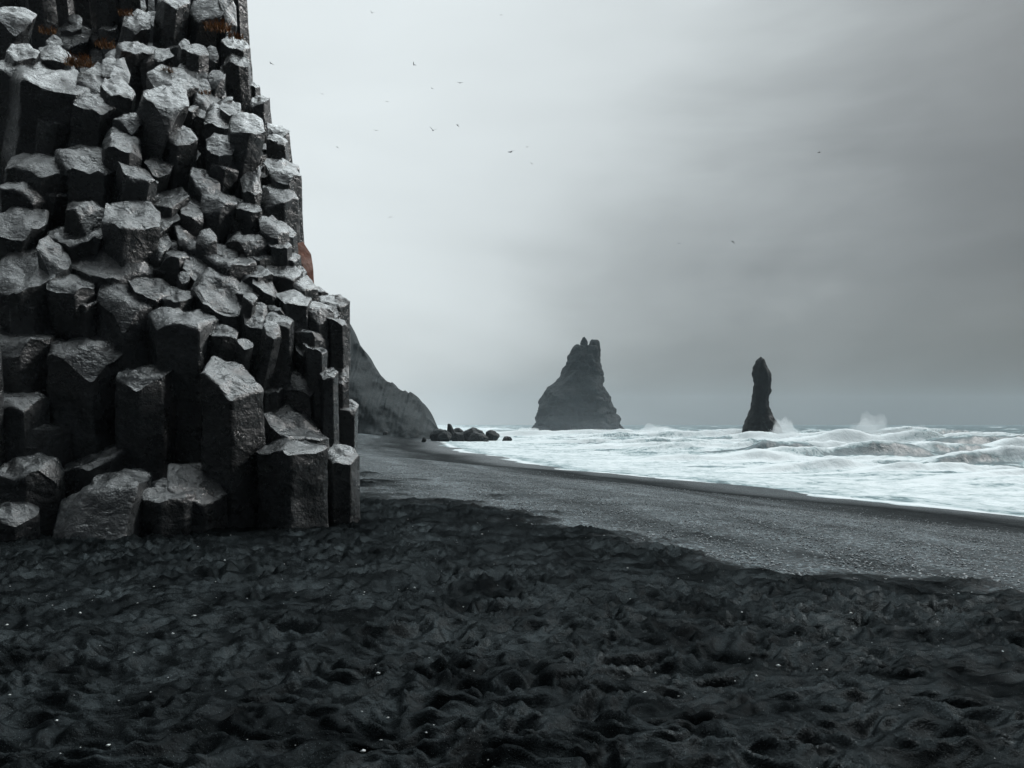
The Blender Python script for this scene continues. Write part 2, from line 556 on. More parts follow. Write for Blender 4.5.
def column_mesh(xl, xr, yb, yfl, yfr, D, leanx=0.0, leany=-.10, zbot=None, L=2.2, fine=True, rnd=None, dscale=.95, amp=1.0):
    """one broken basalt column: returns verts, faces (world space)"""
    rnd = rnd or random
    A = P(xl, yfl, D)
    B = P(xr, yfr, D)
    w = B.x - A.x
    d = w * dscale
    xc = (A.x + B.x) / 2
    zfl, zfr = A.z, B.z
    zb = P((xl + xr) / 2, yb, D + d).z
    zm = (zfl + zfr) / 2
    nsd = rnd.choice([5, 6, 6, 6, 7])
    off = -math.pi / 2 + math.pi / nsd + rnd.uniform(-.38, .38)
    cs = []
    for k in range(nsd):
        a = off + 2 * math.pi * k / nsd + rnd.uniform(-.16, .16)
        r = 1 + rnd.uniform(-.1, .1)
        cs.append((math.cos(a) * r, math.sin(a) * r))
    us = [c[0] for c in cs]
    vs = [c[1] for c in cs]
    u0, u1, v0, v1 = min(us), max(us), min(vs), max(vs)
    cs = [((u - u0) / (u1 - u0) * 2 - 1, (v - v0) / (v1 - v0)) for u, v in cs]
    ts = (.04, .15, .38, .62, .85, .96) if fine else (.08, .5, .92)
    ring = []
    for k in range(nsd):
        a, b_ = cs[k], cs[(k + 1) % nsd]
        for t in ts:
            ring.append((a[0] + (b_[0] - a[0]) * t, a[1] + (b_[1] - a[1]) * t))
    nr = len(ring)
    cu = sum(p[0] for p in ring) / nr
    cv = sum(p[1] for p in ring) / nr
    so = Vector((rnd.uniform(-50, 50), rnd.uniform(-50, 50), rnd.uniform(-50, 50)))
    dome = rnd.uniform(-.05, .11)
    stepd = rnd.uniform(0, 6.28)
    hasstep = rnd.random() < .5
    stepoff = rnd.uniform(-.3, .5)

    chips = []
    for _k in range(rnd.choice([0, 1, 1, 2])):
        ca = rnd.uniform(-3.3, .3)
        chips.append((math.cos(ca), math.sin(ca), rnd.uniform(.45, .9), rnd.uniform(.6, 1.9)))

    def top(u, v, r):
        z = zfl * (1 - u) / 2 + zfr * (1 + u) / 2 + (zb - zm) * v
        q = Vector((u * 1.1, v * 2.0, 0)) + so
        nz = mn.fractal(q, 1.0, 2.1, 4)
        rg = 1 - abs(mn.noise(q * 1.7 + Vector((9, 3, 1)))) * 2
        z += amp * w * (.085 * nz + .05 * rg + dome * (1 - r * r))
        for (c1, c2, c3, c4) in chips:
            e = c1 * u + c2 * (v * 2 - 1) + .10 * mn.noise(q * 1.9) - c3
            if e > 0: z -= amp * w * .5 * e * c4
        if hasstep:
            k = math.cos(stepd) * u + math.sin(stepd) * (v * 2 - 1) - stepoff + .25 * mn.noise(q * 2.3)
            z -= amp * w * .12 / (1 + math.exp(-max(-30, min(30, k * 16))))
        return z

    if zbot is None: zbot = zm - L
    if fine:
        sr = [0, .012, .04]
        k = 8 + int(min(16, (zm - zbot) / .16))
        for i in range(1, k + 1): sr.append(.04 + (1 - .04) * (i / k) ** 1.25)
        tr = [.975, .93, .85, .74, .62, .48, .34, .2, .08]
    else:
        sr = [0, .04, .2, .5, 1.0]
        tr = [.95, .75, .4]
    V = []
    rimdrop = .024 * w
    for ti, t in enumerate(sr):
        for (u, v) in ring:
            z1 = top(u, v, 1.0) - rimdrop
            z = z1 + (zbot - z1) * t
            dz = z1 - z
            x = xc + u * w / 2
            y = D + v * d
            q = Vector((x * 1.6, y * 1.6, z * .9)) + so
            q2 = Vector((x * 5, y * 5, z * 9)) + so
            ds = .030 * w * mn.fractal(q, 1.0, 2.0, 3) * 2 + .010 * w * mn.noise(q2) + (.012 * w * mn.noise(Vector((z * 5.5, u * .8, v * .8)) + so))
            du, dv = u - cu, (v - cv) * 2
            ln = math.hypot(du, dv) or 1
            x += du / ln * ds * amp
            y += dv / ln * ds * amp
            V.append((x - leanx * dz, y - leany * dz, z))
    nside = len(sr)
    for r in tr:
        for (u, v) in ring:
            uu, vv = cu + (u - cu) * r, cv + (v - cv) * r
            V.append((xc + uu * w / 2, D + vv * d, top(uu, vv, r) - (rimdrop * .35 if r > .96 else 0)))
    V.append((xc + cu * w / 2, D + cv * d, top(cu, cv, 0)))
    Fs = []
    for i in range(nside - 1):
        for j in range(nr):
            k = (j + 1) % nr
            Fs.append((i * nr + j, (i + 1) * nr + j, (i + 1) * nr + k, i * nr + k))
    prev = 0
    for i in range(len(tr)):
        cur = (nside + i) * nr
        for j in range(nr):
            k = (j + 1) % nr
            Fs.append((prev + j, prev + k, cur + k, cur + j))
        prev = cur
    c = len(V) - 1
    for j in range(nr): Fs.append((prev + j, prev + (j + 1) % nr, c))
    bot = (nside - 1) * nr
    Fs.append(tuple(bot + j for j in range(nr)))
    return V, Fs


# xl, xr, back edge y, front edge y at left, at right, distance, options
G = dict(zbot=-.35)
COLS = [
    # front row, standing in the sand
    (250, 319, 440, 456, 459, 12.0, dict(G)), (322, 356, 446, 461, 470, 12.9, dict(G)), (331, 355, 399, 407, 413, 14.1, dict(zbot=-.3)),
    (319, 334, 368, 375, 377, 13.4, dict(zbot=-.3, dscale=1.3)), (195, 253, 360, 376, 414, 12.0, dict(G)), (254, 276, 385, 392, 394, 13.2, {}),
    (261, 321, 414, 420, 443, 12.7, {}), (275, 307, 404, 420, 420, 13.7, {}), (270, 321, 363, 385, 403, 13.5, {}), (246, 289, 328, 346, 353, 13.6, {}),
    (155, 213, 463, 482, 515, 11.6, dict(zbot=-.3, amp=.5)), (127, 183, 482, 496, 496, 11.3, dict(G)),
    (46, 127, 476, 501, 488, 11.0, dict(zbot=-.1, leany=.55)), (46, 110, 446, 474, 452, 12.0, dict(amp=.6)),
    (-14, 44, 456, 470, 471, 11.2, dict(G)), (-28, 21, 505, 516, 516, 10.8, dict(G)),
    (31, 107, 328, 347, 367, 12.4, dict(G)), (-26, 34, 323, 338, 349, 12.3, dict(G)), (-22, 28, 391, 397, 401, 11.9, dict(G)),
    (105, 161, 366, 378, 377, 12.3, dict(G)), (137, 202, 311, 325, 332, 12.7, dict(G)), (202, 232, 326, 330, 338, 13.0, {}),
    (186, 243, 277, 289, 319, 13.4, {}), (85, 141, 284, 300, 316, 12.9, {}), (36, 83, 276, 283, 294, 12.8, {}), (-22, 38, 247, 292, 296, 12.6, {}),
    (33, 59, 244, 250, 268, 13.0, {}), (56, 132, 247, 258, 276, 13.2, {}), (33, 93, 223, 232, 243, 13.4, {}), (-16, 30, 207, 225, 237, 13.2, {}),
    (90, 144, 201, 214, 223, 13.5, dict(leanx=.06, leany=-.18)), (47, 101, 150, 156, 173, 14.2, dict(leanx=.08, leany=-.2)),
    (-12, 61, 160, 169, 177, 14.0, {}), (-18, 31, 183, 189, 191, 13.7, {}),
    (-8, 67, 71, 77, 97, 14.8, dict(leanx=.16, leany=-.22)), (61, 101, 93, 100, 117, 15.0, dict(leanx=.22, leany=-.2)),
    (95, 131, 132, 139, 151, 14.6, dict(leanx=.2, leany=-.2)), (111, 147, 165, 169, 184, 14.3, dict(leanx=.26, leany=-.2)),
    (133, 178, 84, 99, 118, 15.2, dict(leanx=.44, leany=-.2)), (95, 125, 80, 87, 98, 15.4, dict(leanx=.2)), (71, 109, 68, 88, 107, 15.4, {}),
    (97, 123, 58, 70, 86, 15.9, {}), (-14, 21, 9, 18, 25, 16.4, {}), (29, 59, 48, 54, 66, 15.9, {}), (0, 27, 45, 56, 64, 15.4, {}), (-16, 14, 58, 64, 70, 15.2, {}),
    # tall upper wall
    (10, 38, -62, -58, -56, 18.6, dict(L=4)), (36, 60, -58, -55, -54, 19.3, dict(L=4)), (58, 83, -64, -60, -58, 19.6, dict(L=4)),
    (80, 106, -58, -55, -53, 19.0, dict(L=4)), (103, 127, -60, -56, -54, 19.2, dict(L=4)), (145, 168, -56, -53, -50, 19.5, dict(L=4)),
    (-20, 14, -58, -52, -50, 19.2, dict(L=4)), (170, 200, -62, -58, -54, 19.8, dict(L=4)),
    (118, 144, 12, 24, 30, 17.8, {}), (152, 183, -5, 3, 8, 18.0, {}), (186, 223, -20, 24, 20, 18.4, dict(amp=.6)), (214, 234, -8, 2, 32, 18.6, {}),
    (226, 242, -40, -35, -30, 19.4, dict(L=3)), (200, 230, -50, -45, -40, 19.6, dict(L=3)),
    (217, 245, 39, 45, 51, 18.0, {}), (222, 246, 52, 62, 66, 17.7, {}), (236, 249, 71, 75, 78, 18.3, {}), (241, 257, 80, 84, 86, 18.2, {}), (242, 266, 95, 100, 103, 17.5, {}),
    (261, 287, 126, 129, 135, 17.2, {}), (263, 284, 136, 141, 142, 16.6, {}), (259, 296, 159, 170, 173, 16.0, {}), (255, 293, 185, 195, 205, 15.6, {}),
    (282, 297, 190, 195, 197, 16.4, {}), (237, 257, 173, 192, 194, 15.4, {}), (239, 257, 164, 176, 182, 15.8, {}),
    (225, 259, 116, 125, 138, 15.7, dict(leanx=.24, leany=-.2)), (199, 225, 107, 113, 132, 16.0, {}), (181, 206, 105, 115, 116, 16.2, {}),
    (202, 229, 135, 150, 154, 15.5, dict(leanx=.15)), (159, 190, 127, 135, 151, 15.2, dict(leanx=.2)), (185, 214, 174, 178, 194, 15.0, {}),
    (144, 181, 68, 79, 89, 16.2, {}), (174, 194, 74, 80, 93, 16.5, {}), (189, 215, 91, 98, 110, 16.5, {}), (177, 203, 65, 71, 83, 17.0, {}), (147, 167, 48, 58, 62, 17.1, {}),
    (111, 146, 45, 50, 56, 16.8, {}), (138, 179, 186, 206, 208, 14.5, {}), (171, 197, 190, 207, 213, 14.8, {}), (177, 198, 208, 215, 218, 14.5, {}),
    (195, 230, 193, 198, 207, 14.8, {}), (224, 244, 199, 218, 224, 15.1, {}), (234, 257, 204, 210, 210, 15.0, {}), (253, 283, 218, 226, 238, 14.9, {}),
    (220, 260, 228, 248, 242, 14.6, {}), (135, 169, 207, 225, 230, 14.2, {}), (164, 203, 223, 232, 251, 14.2, {}), (154, 182, 249, 256, 258, 13.9, {}),
    (177, 215, 253, 262, 281, 13.9, {}), (135, 163, 231, 250, 254, 13.9, {}), (121, 148, 269, 281, 287, 13.5, {}), (121, 160, 279, 288, 301, 13.2, {}),
    (151, 185, 289, 300, 302, 13.3, {}), (199, 233, 246, 255, 259, 14.2, {}), (203, 247, 254, 262, 273, 14.0, {}), (233, 265, 263, 274, 279, 14.1, {}),
    (258, 295, 261, 270, 282, 14.5, {}), (239, 269, 250, 258, 261, 14.6, {}), (261, 294, 252, 259, 262, 14.9, {}), (287, 304, 263, 272, 276, 15.0, {}),
    (249, 275, 277, 282, 295, 14.0, {}), (227, 260, 280, 288, 303, 13.8, {}), (271, 304, 290, 302, 310, 13.9, {}), (279, 314, 276, 280, 289, 14.5, {}),
    (240, 264, 303, 324, 328, 13.4, {}), (260, 287, 313, 320, 327, 13.4, {}), (261, 293, 304, 310, 313, 13.8, {}), (296, 329, 304, 308, 317, 14.1, {}),
    (286, 321, 322, 332, 335, 13.9, {}), (287, 322, 339, 352, 367, 13.7, {}), (301, 323, 344, 347, 353, 13.55, {}),
    (312, 346, 296, 300, 303, 14.9, {}), (319, 346, 316, 319, 322, 14.2, dict(zbot=1.0)), (311, 327, 289, 291, 293, 15.3, {}), (322, 338, 306, 316, 320, 14.4, {}),
    (329, 348, 363, 382, 386, 14.1, dict(zbot=-.3)), (289, 300, 217, 220, 222, 16.5, {}), (282, 298, 164, 167, 169, 16.7, {}),
    (293, 311, 247, 252, 276, 15.5, dict(red=True, amp=.4)),
    # extra pieces in the darker joints
    (60, 92, 296, 304, 308, 12.9, {}), (0, 34, 296, 305, 310, 12.7, {}), (28, 60, 186, 192, 200, 14.1, {}), (55, 95, 203, 210, 214, 13.7, {}),
    (106, 136, 112, 118, 124, 15.1, {}), (30, 62, 108, 116, 124, 14.9, {}), (140, 164, 160, 168, 172, 14.9, {}), (205, 232, 160, 166, 172, 15.5, {}),
    (160, 184, 236, 246, 250, 14.15, {}), (264, 286, 238, 246, 250, 14.8, {}), (274, 292, 226, 232, 236, 15.2, {}),
]

cliff = empty('basalt_cliff', (-6.0, 13.0, 0))
tag(cliff, 'towering dark cliff of stepped hexagonal basalt columns rising from the black sand', 'cliff')
CL = cliff.location.copy()
rnd = random.Random(42)


def visible_area(c):
    return (min(c[1], 1024) - max(c[0], 0)) * (max(c[3], c[4]) - c[2] + 34)


order = sorted(range(len(COLS)), key=lambda i: -visible_area(COLS[i]))
TOP = set(order[:99])
restV, restF = [], []
for i, c in enumerate(COLS):
    kw = dict(c[6])
    red = kw.pop('red', False)
    if 'leany' not in kw and c[3] < 300: kw['leany'] = -.28
    if 'leanx' not in kw and c[3] < 250 and c[1] < 235 and 'L' not in kw: kw['leanx'] = rnd.uniform(.08, .42)
    g_ = 0 if red or c[1] > edge(c[4]) - 8 else 1.6
    sl = rnd.uniform(0, 5) if c[3] < 330 else 0
    V, Fs = column_mesh(c[0] - g_, c[1] + g_, c[2], c[3] - sl * .6, c[4] + sl, c[5], rnd=rnd, **kw)
    if i in TOP or red:
        cx = sum(v[0] for v in V) / len(V)
        cy = sum(v[1] for v in V) / len(V)
        cz = min(v[2] for v in V)
        org = Vector((cx, cy, cz))
        me = mesh_py('basalt_column', [Vector(v) - org for v in V], Fs, sharp=38)
        o = link('basalt_column', me, M['red_rock'] if red else M['basalt'], cliff, org - CL)
        if red: o['label'] = 'rust red broken rock on the cliff edge'
    else:
        b0 = len(restV)
        restV += V
        restF += [tuple(b0 + k for k in f) for f in Fs]

# columns of the wall between and behind the others
for y in range(-44, 452, 17):
    x = -190 + rnd.uniform(0, 20)
    if y < 44: x0_ = 0
    while True:
        w = rnd.uniform(24, 46) * (1.15 if y > 250 else .95)
        if x + w > edge(y) - 9: break
        yy_ = y + rnd.uniform(-8, 8)
        D = dfun(x, yy_) + rnd.uniform(.5, 1.3) + (.1 if x > -20 else -.8) + (1.6 if yy_ < 40 else 0)
        dr = rnd.uniform(-4, 20)
        V, Fs = column_mesh(x, x + w, yy_ - rnd.uniform(5, 18), yy_, yy_ + dr, D, leanx=rnd.uniform(.05, .4) if y < 240 and x < 200 else rnd.uniform(-.05, .08), fine=x > -40, rnd=rnd)
        b0 = len(restV)
        restV += V
        restF += [tuple(b0 + k for k in f) for f in Fs]
        x += w * rnd.uniform(.75, 1.0)
x = -330
while x < -10:      # foot of the wall beyond the frame
    w = rnd.uniform(50, 80)
    t = rnd.uniform(330, 480)
    V, Fs = column_mesh(x, x + w, t - 14, t, t + 8, 11.6 + rnd.uniform(-.5, .5), zbot=-.3, fine=False, rnd=rnd)
    b0 = len(restV)
    restV += V
    restF += [tuple(b0 + k for k in f) for f in Fs]
    x += w * .9
# short broken stumps wedged between the columns
for k in range(100):
    y = rnd.uniform(20, 345)
    x = rnd.uniform(max(-10, (110 - y) * .6), edge(y) - 34)
    w = rnd.uniform(12, 23)
    D = dfun(x, y) + rnd.uniform(-.55, .35) + (1.2 if y < 40 else 0)
    V, Fs = column_mesh(x, x + w, y - rnd.uniform(4, 12), y, y + rnd.uniform(-4, 9), D, leanx=rnd.uniform(-.08, .3), leany=rnd.uniform(-.4, .0), L=rnd.uniform(.6, 1.0), fine=False, rnd=rnd)
    b0 = len(restV)
    restV += V
    restF += [tuple(b0 + j for j in f) for f in Fs]
me = mesh_py('small_columns', [Vector(v) - CL for v in restV], restF, sharp=38)
o = link('small_columns', me, M['basalt'], cliff)
o['kind'] = 'stuff'

# solid rock behind the columns
ys = np.linspace(-100, 540, 66)
us = np.linspace(0, 1, 46)
fr = np.zeros((66, 46, 3))
bk = np.zeros((66, 46, 3))
for i, y in enumerate(ys):
    for j, u in enumerate(us):
        e = edge(y) - 16
        px = -420 + (e + 420) * u
        D = dfun(px, y) + 2.4 + (1.5 if y < 40 else 0) + .35 * float(pn(px / 30, y / 30, 200)) + .15 * float(pn(px / 9, y / 9, 201))
        v = P(px, y, D)
        fr[i, j] = (v.x, v.y, max(v.z, -.5))
        bk[i, j] = (P(px - 40 * u, y, v.y + 14).x if u > .3 else v.x, v.y + 14, max(v.z, -.5))
V = np.concatenate([fr.reshape(-1, 3), bk.reshape(-1, 3)]) - np.array(CL)
q = grid_faces(66, 46)
nf = 66 * 46
Fl = [tuple(f) for f in q] + [tuple(nf + k for k in f[::-1]) for f in q]
bd = [(0, j) for j in range(46)] + [(i, 45) for i in range(1, 66)] + [(65, j) for j in range(44, -1, -1)] + [(i, 0) for i in range(64, 0, -1)]
for k in range(len(bd)):
    a_ = bd[k][0] * 46 + bd[k][1]
    b_ = bd[(k + 1) % len(bd)][0] * 46 + bd[(k + 1) % len(bd)][1]
    Fl.append((a_, b_, b_ + nf, a_ + nf))
link('rock_body', mesh_py('rock_body', V, Fl, sharp=40), M['basalt'], cliff)


# ------------------------------------------------------------------ dry grass on the cliff ledges
def tuft(px, py, D, r, n, label, seed):
    n = int(n * .6)
    rg = random.Random(seed)
    o0 = P(px, py, D)
    V, Fs = [], []
    for i in range(n):
        a = rg.uniform(0, 6.28)
        rr = r * math.sqrt(rg.random()) * .8
        bx, by = rr * math.cos(a) * 1.4, rr * math.sin(a) * .6
        h = r * rg.uniform(.3, 1.35)
        la = rg.uniform(0, 6.28)
        ln = r * rg.uniform(.2, .9)
        wd = rg.uniform(.005, .013)
        pa = la + math.pi / 2
        ox, oy = wd * math.cos(pa), wd * math.sin(pa)
        b0 = len(V)
        for t, k in ((0, 1), (.5, .8), (1, .1)):
            cx = bx + ln * math.cos(la) * t * t
            cy = by + ln * math.sin(la) * t * t - .05 * t
            cz = h * (t - .45 * t * t) - r * .35
            V += [(cx - ox * k, cy - oy * k, cz), (cx + ox * k, cy + oy * k, cz), (cx, cy + wd * .5 * k, cz + wd * .4 * k)]
        for s_ in (0, 3):
            for e in range(3):
                f = (e + 1) % 3
                Fs.append((b0 + s_ + e, b0 + s_ + f, b0 + s_ + 3 + f, b0 + s_ + 3 + e))
    me = mesh_py('dry_grass_tuft', V, Fs, smooth=False, recalc=False)
    o = link('dry_grass_tuft', me, M['grass'], loc=o0)
    tag(o, label, 'grass tuft', 'dry grass on the cliff ledges')


tuft(80, 61, 15.7, .26, 260, 'largest rusty orange grass tuft, in a joint of the upper cliff', 1)
tuft(106, 44, 16.6, .20, 160, 'orange grass tuft on a ledge just above the largest tuft', 2)
tuft(126, 13, 17.7, .16, 110, 'orange grass tuft on top of a block near the top of the cliff', 3)
tuft(168, 70, 16.7, .14, 90, 'small reddish grass tuft below the dark recess of the cliff', 4)
tuft(47, 30, 17.6, .20, 110, 'brown grass tuft at the foot of a tall pale edged column', 5)
tuft(218, 26, 18.0, .28, 220, 'brown grass hanging beside the big smooth grey block', 6)
tuft(236, 36, 18.0, .16, 120, 'rust coloured grass tuft on the upper edge against the sky', 7)
tuft(205, 92, 16.5, .12, 70, 'tiny reddish grass tuft under the tall dark edge column', 8)


# ------------------------------------------------------------------ far rocks, stacks, headland
def loft_points(outline, D, depth, seed, nseg=40, zb=None, jag=1.0):
    """outline: list of (py, xl, xr) from the base up; closed rough body at distance D"""
    V, Fs = [], []
    pys = [o[0] for o in outline]
    n = max(18, int(abs(pys[0] - pys[-1]) * .9))
    yy = np.linspace(pys[0], pys[-1], n)
    xs_l = np.interp(-yy, [-p for p in pys], [o[1] for o in outline])
    xs_r = np.interp(-yy, [-p for p in pys], [o[2] for o in outline])
    wpx = xs_r.max() - xs_l.min()
    for i in range(n):
        ja = jag * min(1.0, wpx / 28) * 1.2
        xs_l[i] += ja * mn.fractal(Vector((yy[i] * .17, seed * 3.3, 1)), .8, 2.1, 4)
        xs_r[i] += ja * mn.fractal(Vector((yy[i] * .17, seed * 3.3, 9)), .8, 2.1, 4)
    for i in range(n):
        a, b_ = P(xs_l[i], yy[i], D), P(xs_r[i], yy[i], D)
        cx, hw, z = (a.x + b_.x) / 2, (b_.x - a.x) / 2, a.z
        for k in range(nseg):
            t = 2 * math.pi * k / nseg
            ct, st = math.cos(t), math.sin(t)
            ex = math.copysign(abs(ct) ** .8, ct)
            q = Vector((ct * 2.2, st * 2.2, z * .16)) + Vector((seed * 7.1, seed, 0))
            nz = mn.fractal(q, 1.0, 2.1, 4)
            q3 = Vector((t * 3.0, seed, z * .10))
            nz2 = mn.noise(q3)
            k2 = 1 + jag * (.11 * mn.fractal(Vector((ct * 1.7, st * 1.7, z * .22 + seed)), .8, 2.1, 3) + .07 * nz * (.35 + .65 * abs(st)) + .08 * nz2 * abs(st))
            sz = z
            V.append((cx + ex * hw * k2, D + st * hw * depth * k2 * (1 + .25 * nz), sz))
    for i in range(n - 1):
        for k in range(nseg):
            m_ = (k + 1) % nseg
            Fs.append((i * nseg + k, i * nseg + m_, (i + 1) * nseg + m_, (i + 1) * nseg + k))
    Fs.append(tuple(range(nseg))[::-1])
    Fs.append(tuple((n - 1) * nseg + k for k in range(nseg)))
    return V, Fs


def body(name, lofts, mat, voxel, disp, scale, seed, cuts=0):
    """several lofts fused into one solid rock, roughened"""
    V, Fs = [], []
    for v, f in lofts:
        b0 = len(V)
        V += v
        Fs += [tuple(b0 + k for k in g) for g in f]
    c = Vector((sum(v[0] for v in V) / len(V), sum(v[1] for v in V) / len(V), min(v[2] for v in V)))
    me = mesh_py(name, [Vector(v) - c for v in V], Fs)
    tmp = bpy.data.objects.new('tmp', me)
    COL.objects.link(tmp)
    rm = tmp.modifiers.new('r', 'REMESH')
    rm.mode = 'VOXEL'
    rm.voxel_size = voxel
    dg = bpy.context.evaluated_depsgraph_get()
    m2 = bpy.data.meshes.new_from_object(tmp.evaluated_get(dg))
    bpy.data.objects.remove(tmp)
    m2.name = name
    nv = len(m2.vertices)
    co = np.zeros(nv * 3, np.float32)
    m2.vertices.foreach_get('co', co)
    co = co.reshape(-1, 3)
    no = np.array([v.normal[:] for v in m2.vertices])
    if cuts:
        rg = np.random.RandomState(seed)
        ext = (co.max(0) - co.min(0)) / 2
        ctr = (co.max(0) + co.min(0)) / 2
        for _ in range(cuts):
            nn = rg.randn(3)
            nn /= np.linalg.norm(nn)
            dd_ = np.sqrt(((nn * ext) ** 2).sum()) * rg.uniform(.62, .9)
            e = (co - ctr) @ nn - dd_
            co = co - np.maximum(e, 0)[:, None] * nn * .92
    dd = np.array([mn.fractal(Vector(v) * scale + Vector((seed * 5, 0, 0)), 1.0, 2.1, 5) + .6 * (1 - 2 * abs(mn.noise(Vector((v[0] * 2.2, v[1] * 2.2, v[2] * .8)) * scale * 1.3))) for v in co.tolist()])
    d2 = np.array([(1 - 2 * abs(mn.noise(Vector((v[0], v[1], v[2] * .6)) * scale * 3.4 + Vector((3, seed, 0))))) + .8 * mn.noise(Vector(v) * scale * 7.5) for v in co.tolist()])
    co = co + no * (dd * disp + d2 * disp * .55)[:, None]
    m2.vertices.foreach_set('co', co.astype(np.float32).ravel())
    m2.polygons.foreach_set('use_smooth', np.ones(len(m2.polygons), bool))
    m2.materials.clear()
    m2.update()
    m2.set_sharp_from_angle(angle=R(42))
    return link(name, m2, mat, loc=c)


D1 = 420
o = body('sea_stack', [
    loft_points([(441, 528, 632), (435, 530.5, 628.5), (431, 531.5, 625), (421, 534, 618), (410, 538, 613.5), (400, 541, 611), (390, 546, 604.5), (383, 553, 603),
                 (376, 561.5, 602), (364, 566.5, 601), (355, 569.5, 598), (350, 573, 597.5), (346.5, 576.5, 597)], D1, .8, 3, 56),
    loft_points([(356, 570, 583), (350, 571.5, 582), (347, 574, 581), (344.6, 576.6, 578.4)], D1 - 2, .9, 4, 24),
    loft_points([(354, 578, 589.5), (347, 580, 587.6), (343, 581.2, 586.8), (337.8, 583, 585.2)], D1, .9, 5, 20),
    loft_points([(356, 585, 600), (350, 587.6, 599.8), (346, 588.6, 599.6), (342.5, 589.6, 599.2), (340.2, 591.5, 597.6)], D1 + 1, .8, 6, 24),
    loft_points([(438, 612, 627), (430, 613, 623.5), (424, 613, 619.5), (420, 612, 616)], D1 - 4, .8, 7, 24)],
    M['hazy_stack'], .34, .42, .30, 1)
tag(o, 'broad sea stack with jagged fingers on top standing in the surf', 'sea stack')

D2 = 190
o = body('sea_stack', [
    loft_points([(444, 740, 786), (438, 742, 784), (434, 743.5, 781.5), (427, 744, 778.5), (421, 746.5, 775), (412, 750, 771), (405, 751.5, 768.5), (396, 753, 768.2),
                 (391, 753.8, 770), (384, 754.2, 770.5), (376, 753, 770), (373, 752.6, 769.5), (366, 754.8, 766.5), (360, 757.5, 763.8), (357, 759, 760.8)], D2, .85, 13, 40, jag=.35)],
    M['stack'], .22, .20, .4, 2)
tag(o, 'slender dark needle of rock standing alone in the surf', 'sea stack')


def boulder(px0, px1, pt, pb, D, label, seed, mat='boulder', peak=.45):
    px0, px1, pt = px0 - .10 * (px1 - px0), px1 + .10 * (px1 - px0), pt - .16 * (pb - pt)
    w = px1 - px0
    h = pb - pt
    xm = px0 + w * peak
    ol = [(pb + h * .3, px0 - w * .03, px1 + w * .03), (pb, px0, px1), (pb - h * .3, px0 + w * .02, px1 - w * .02), (pb - h * .62, px0 + (xm - px0) * .28, px1 - (px1 - xm) * .2),
          (pb - h * .86, px0 + (xm - px0) * .55, px1 - (px1 - xm) * .48), (pt, xm - w * .07, xm + w * .07)]
    sz = w / F * D
    o = body('boulder', [loft_points(ol, D, .8, seed, 28, jag=2.2)], M[mat], max(.05, sz / 34), sz * .022, 4.0 / sz, seed, cuts=15)
    tag(o, label, 'boulder', 'boulders at the foot of the headland')


o = body('boulder', [loft_points([(443, 445, 459), (438, 446, 458), (432, 447.3, 455), (428, 447.4, 452.5), (424, 447.8, 450.2)], 176, .9, 21, 24, jag=.5),
                     loft_points([(443, 447, 466), (437, 449, 465), (431, 452.5, 463), (428.2, 456, 459.5)], 177, .9, 31, 24, jag=.5)],
         M['boulder'], .08, .07, .9, 21)
tag(o, 'spiky black boulder with a pointed top off the end of the headland', 'boulder', 'boulders at the foot of the headland')
boulder(460, 484, 429, 441, 172, 'largest rounded black boulder beside the spiky one in the surf', 22)
boulder(485, 498.5, 431.5, 440, 178, 'rounded boulder standing apart in the white surf beside the largest one', 23)
boulder(503, 511.5, 437, 441, 174, 'outermost low boulder, small and washed by foam', 24)
boulder(432, 450, 430.5, 438.5, 172, 'low flat boulder between headland and spiky rock', 25, peak=.35)
boulder(482.5, 488, 440, 442.3, 166, 'tiny dark stone at the feet of the boulder standing apart', 26)
boulder(452, 463, 432, 441, 168, 'jagged low boulder in front of the gap after the spiky one', 29, peak=.7)
boulder(470, 487, 434, 441.5, 168, 'low dark boulder leaning on the front of the largest rounded one', 30, peak=.3)
boulder(438, 449, 433, 440, 166, 'small jagged boulder in front of the low flat one', 32, peak=.6)
boulder(422, 426.5, 437.5, 441.5, 150, 'small dark stone lying on the sand before the headland', 27)
boulder(383, 388, 431.5, 434, 165, 'little dark stone on the far beach right under the headland slope', 28)

# headland: a ridge running out from the land, steep towards the beach
hx = [120, 250, 320, 345, 352, 362, 370, 376, 386, 400, 414, 421, 424, 425.5, 432, 440, 447]
hy = [235, 262, 298, 322, 339, 352, 362, 374, 383, 389.5, 396, 403, 409, 416, 422.5, 430, 437]
D0 = 186
nx, n1_, n2_ = 420, 60, 40
pxs = np.linspace(120, 447, nx)
rows = []
for k in range(n1_ + n2_):
    f = k / (n1_ - 1) if k < n1_ else 1.0
    g = (k - n1_ + 1) / n2_ if k >= n1_ else 0
    en = sst(447, 415, pxs)
    X = (pxs - 512) / F * (D0 + 5 + 13 * en)
    Hh = np.array([P(a_, b_, D0 + 5 + 18 * e_).z for a_, b_, e_ in zip(pxs, np.interp(pxs, hx, hy), en)])
    Hh = Hh + .75 * fbm(X / 1.6, X * 0 + 3, 301, 4, .6) * sst(0, 5, Hh)
    base = -2.6
    end = sst(447, 415, pxs)
    Y = D0 + 5 * (1 - end) + end * 18 * f ** 1.4 + 60 * g * (.15 + .85 * end)
    Z = base + (Hh - base) * (f - .04 * np.sin(f * 9.4)) * (1 - g ** 1.6 * .98)
    Zs = Z / 9
    Y = Y + (1 - g) * end * (1.5 * fbm(X / 9.0 + Zs * .5, Zs * 1.1, 305, 3) + .6 * fbm(X / 4.0, Zs * 1.6, 302, 4) + .5 * (np.abs(pn(X / 3.0, Zs * .35, 303)) - .3) + .35 * fbm(X / 1.4, Zs * 5.2, 304, 3))
    rows.append(np.stack([X, Y, Z], -1))
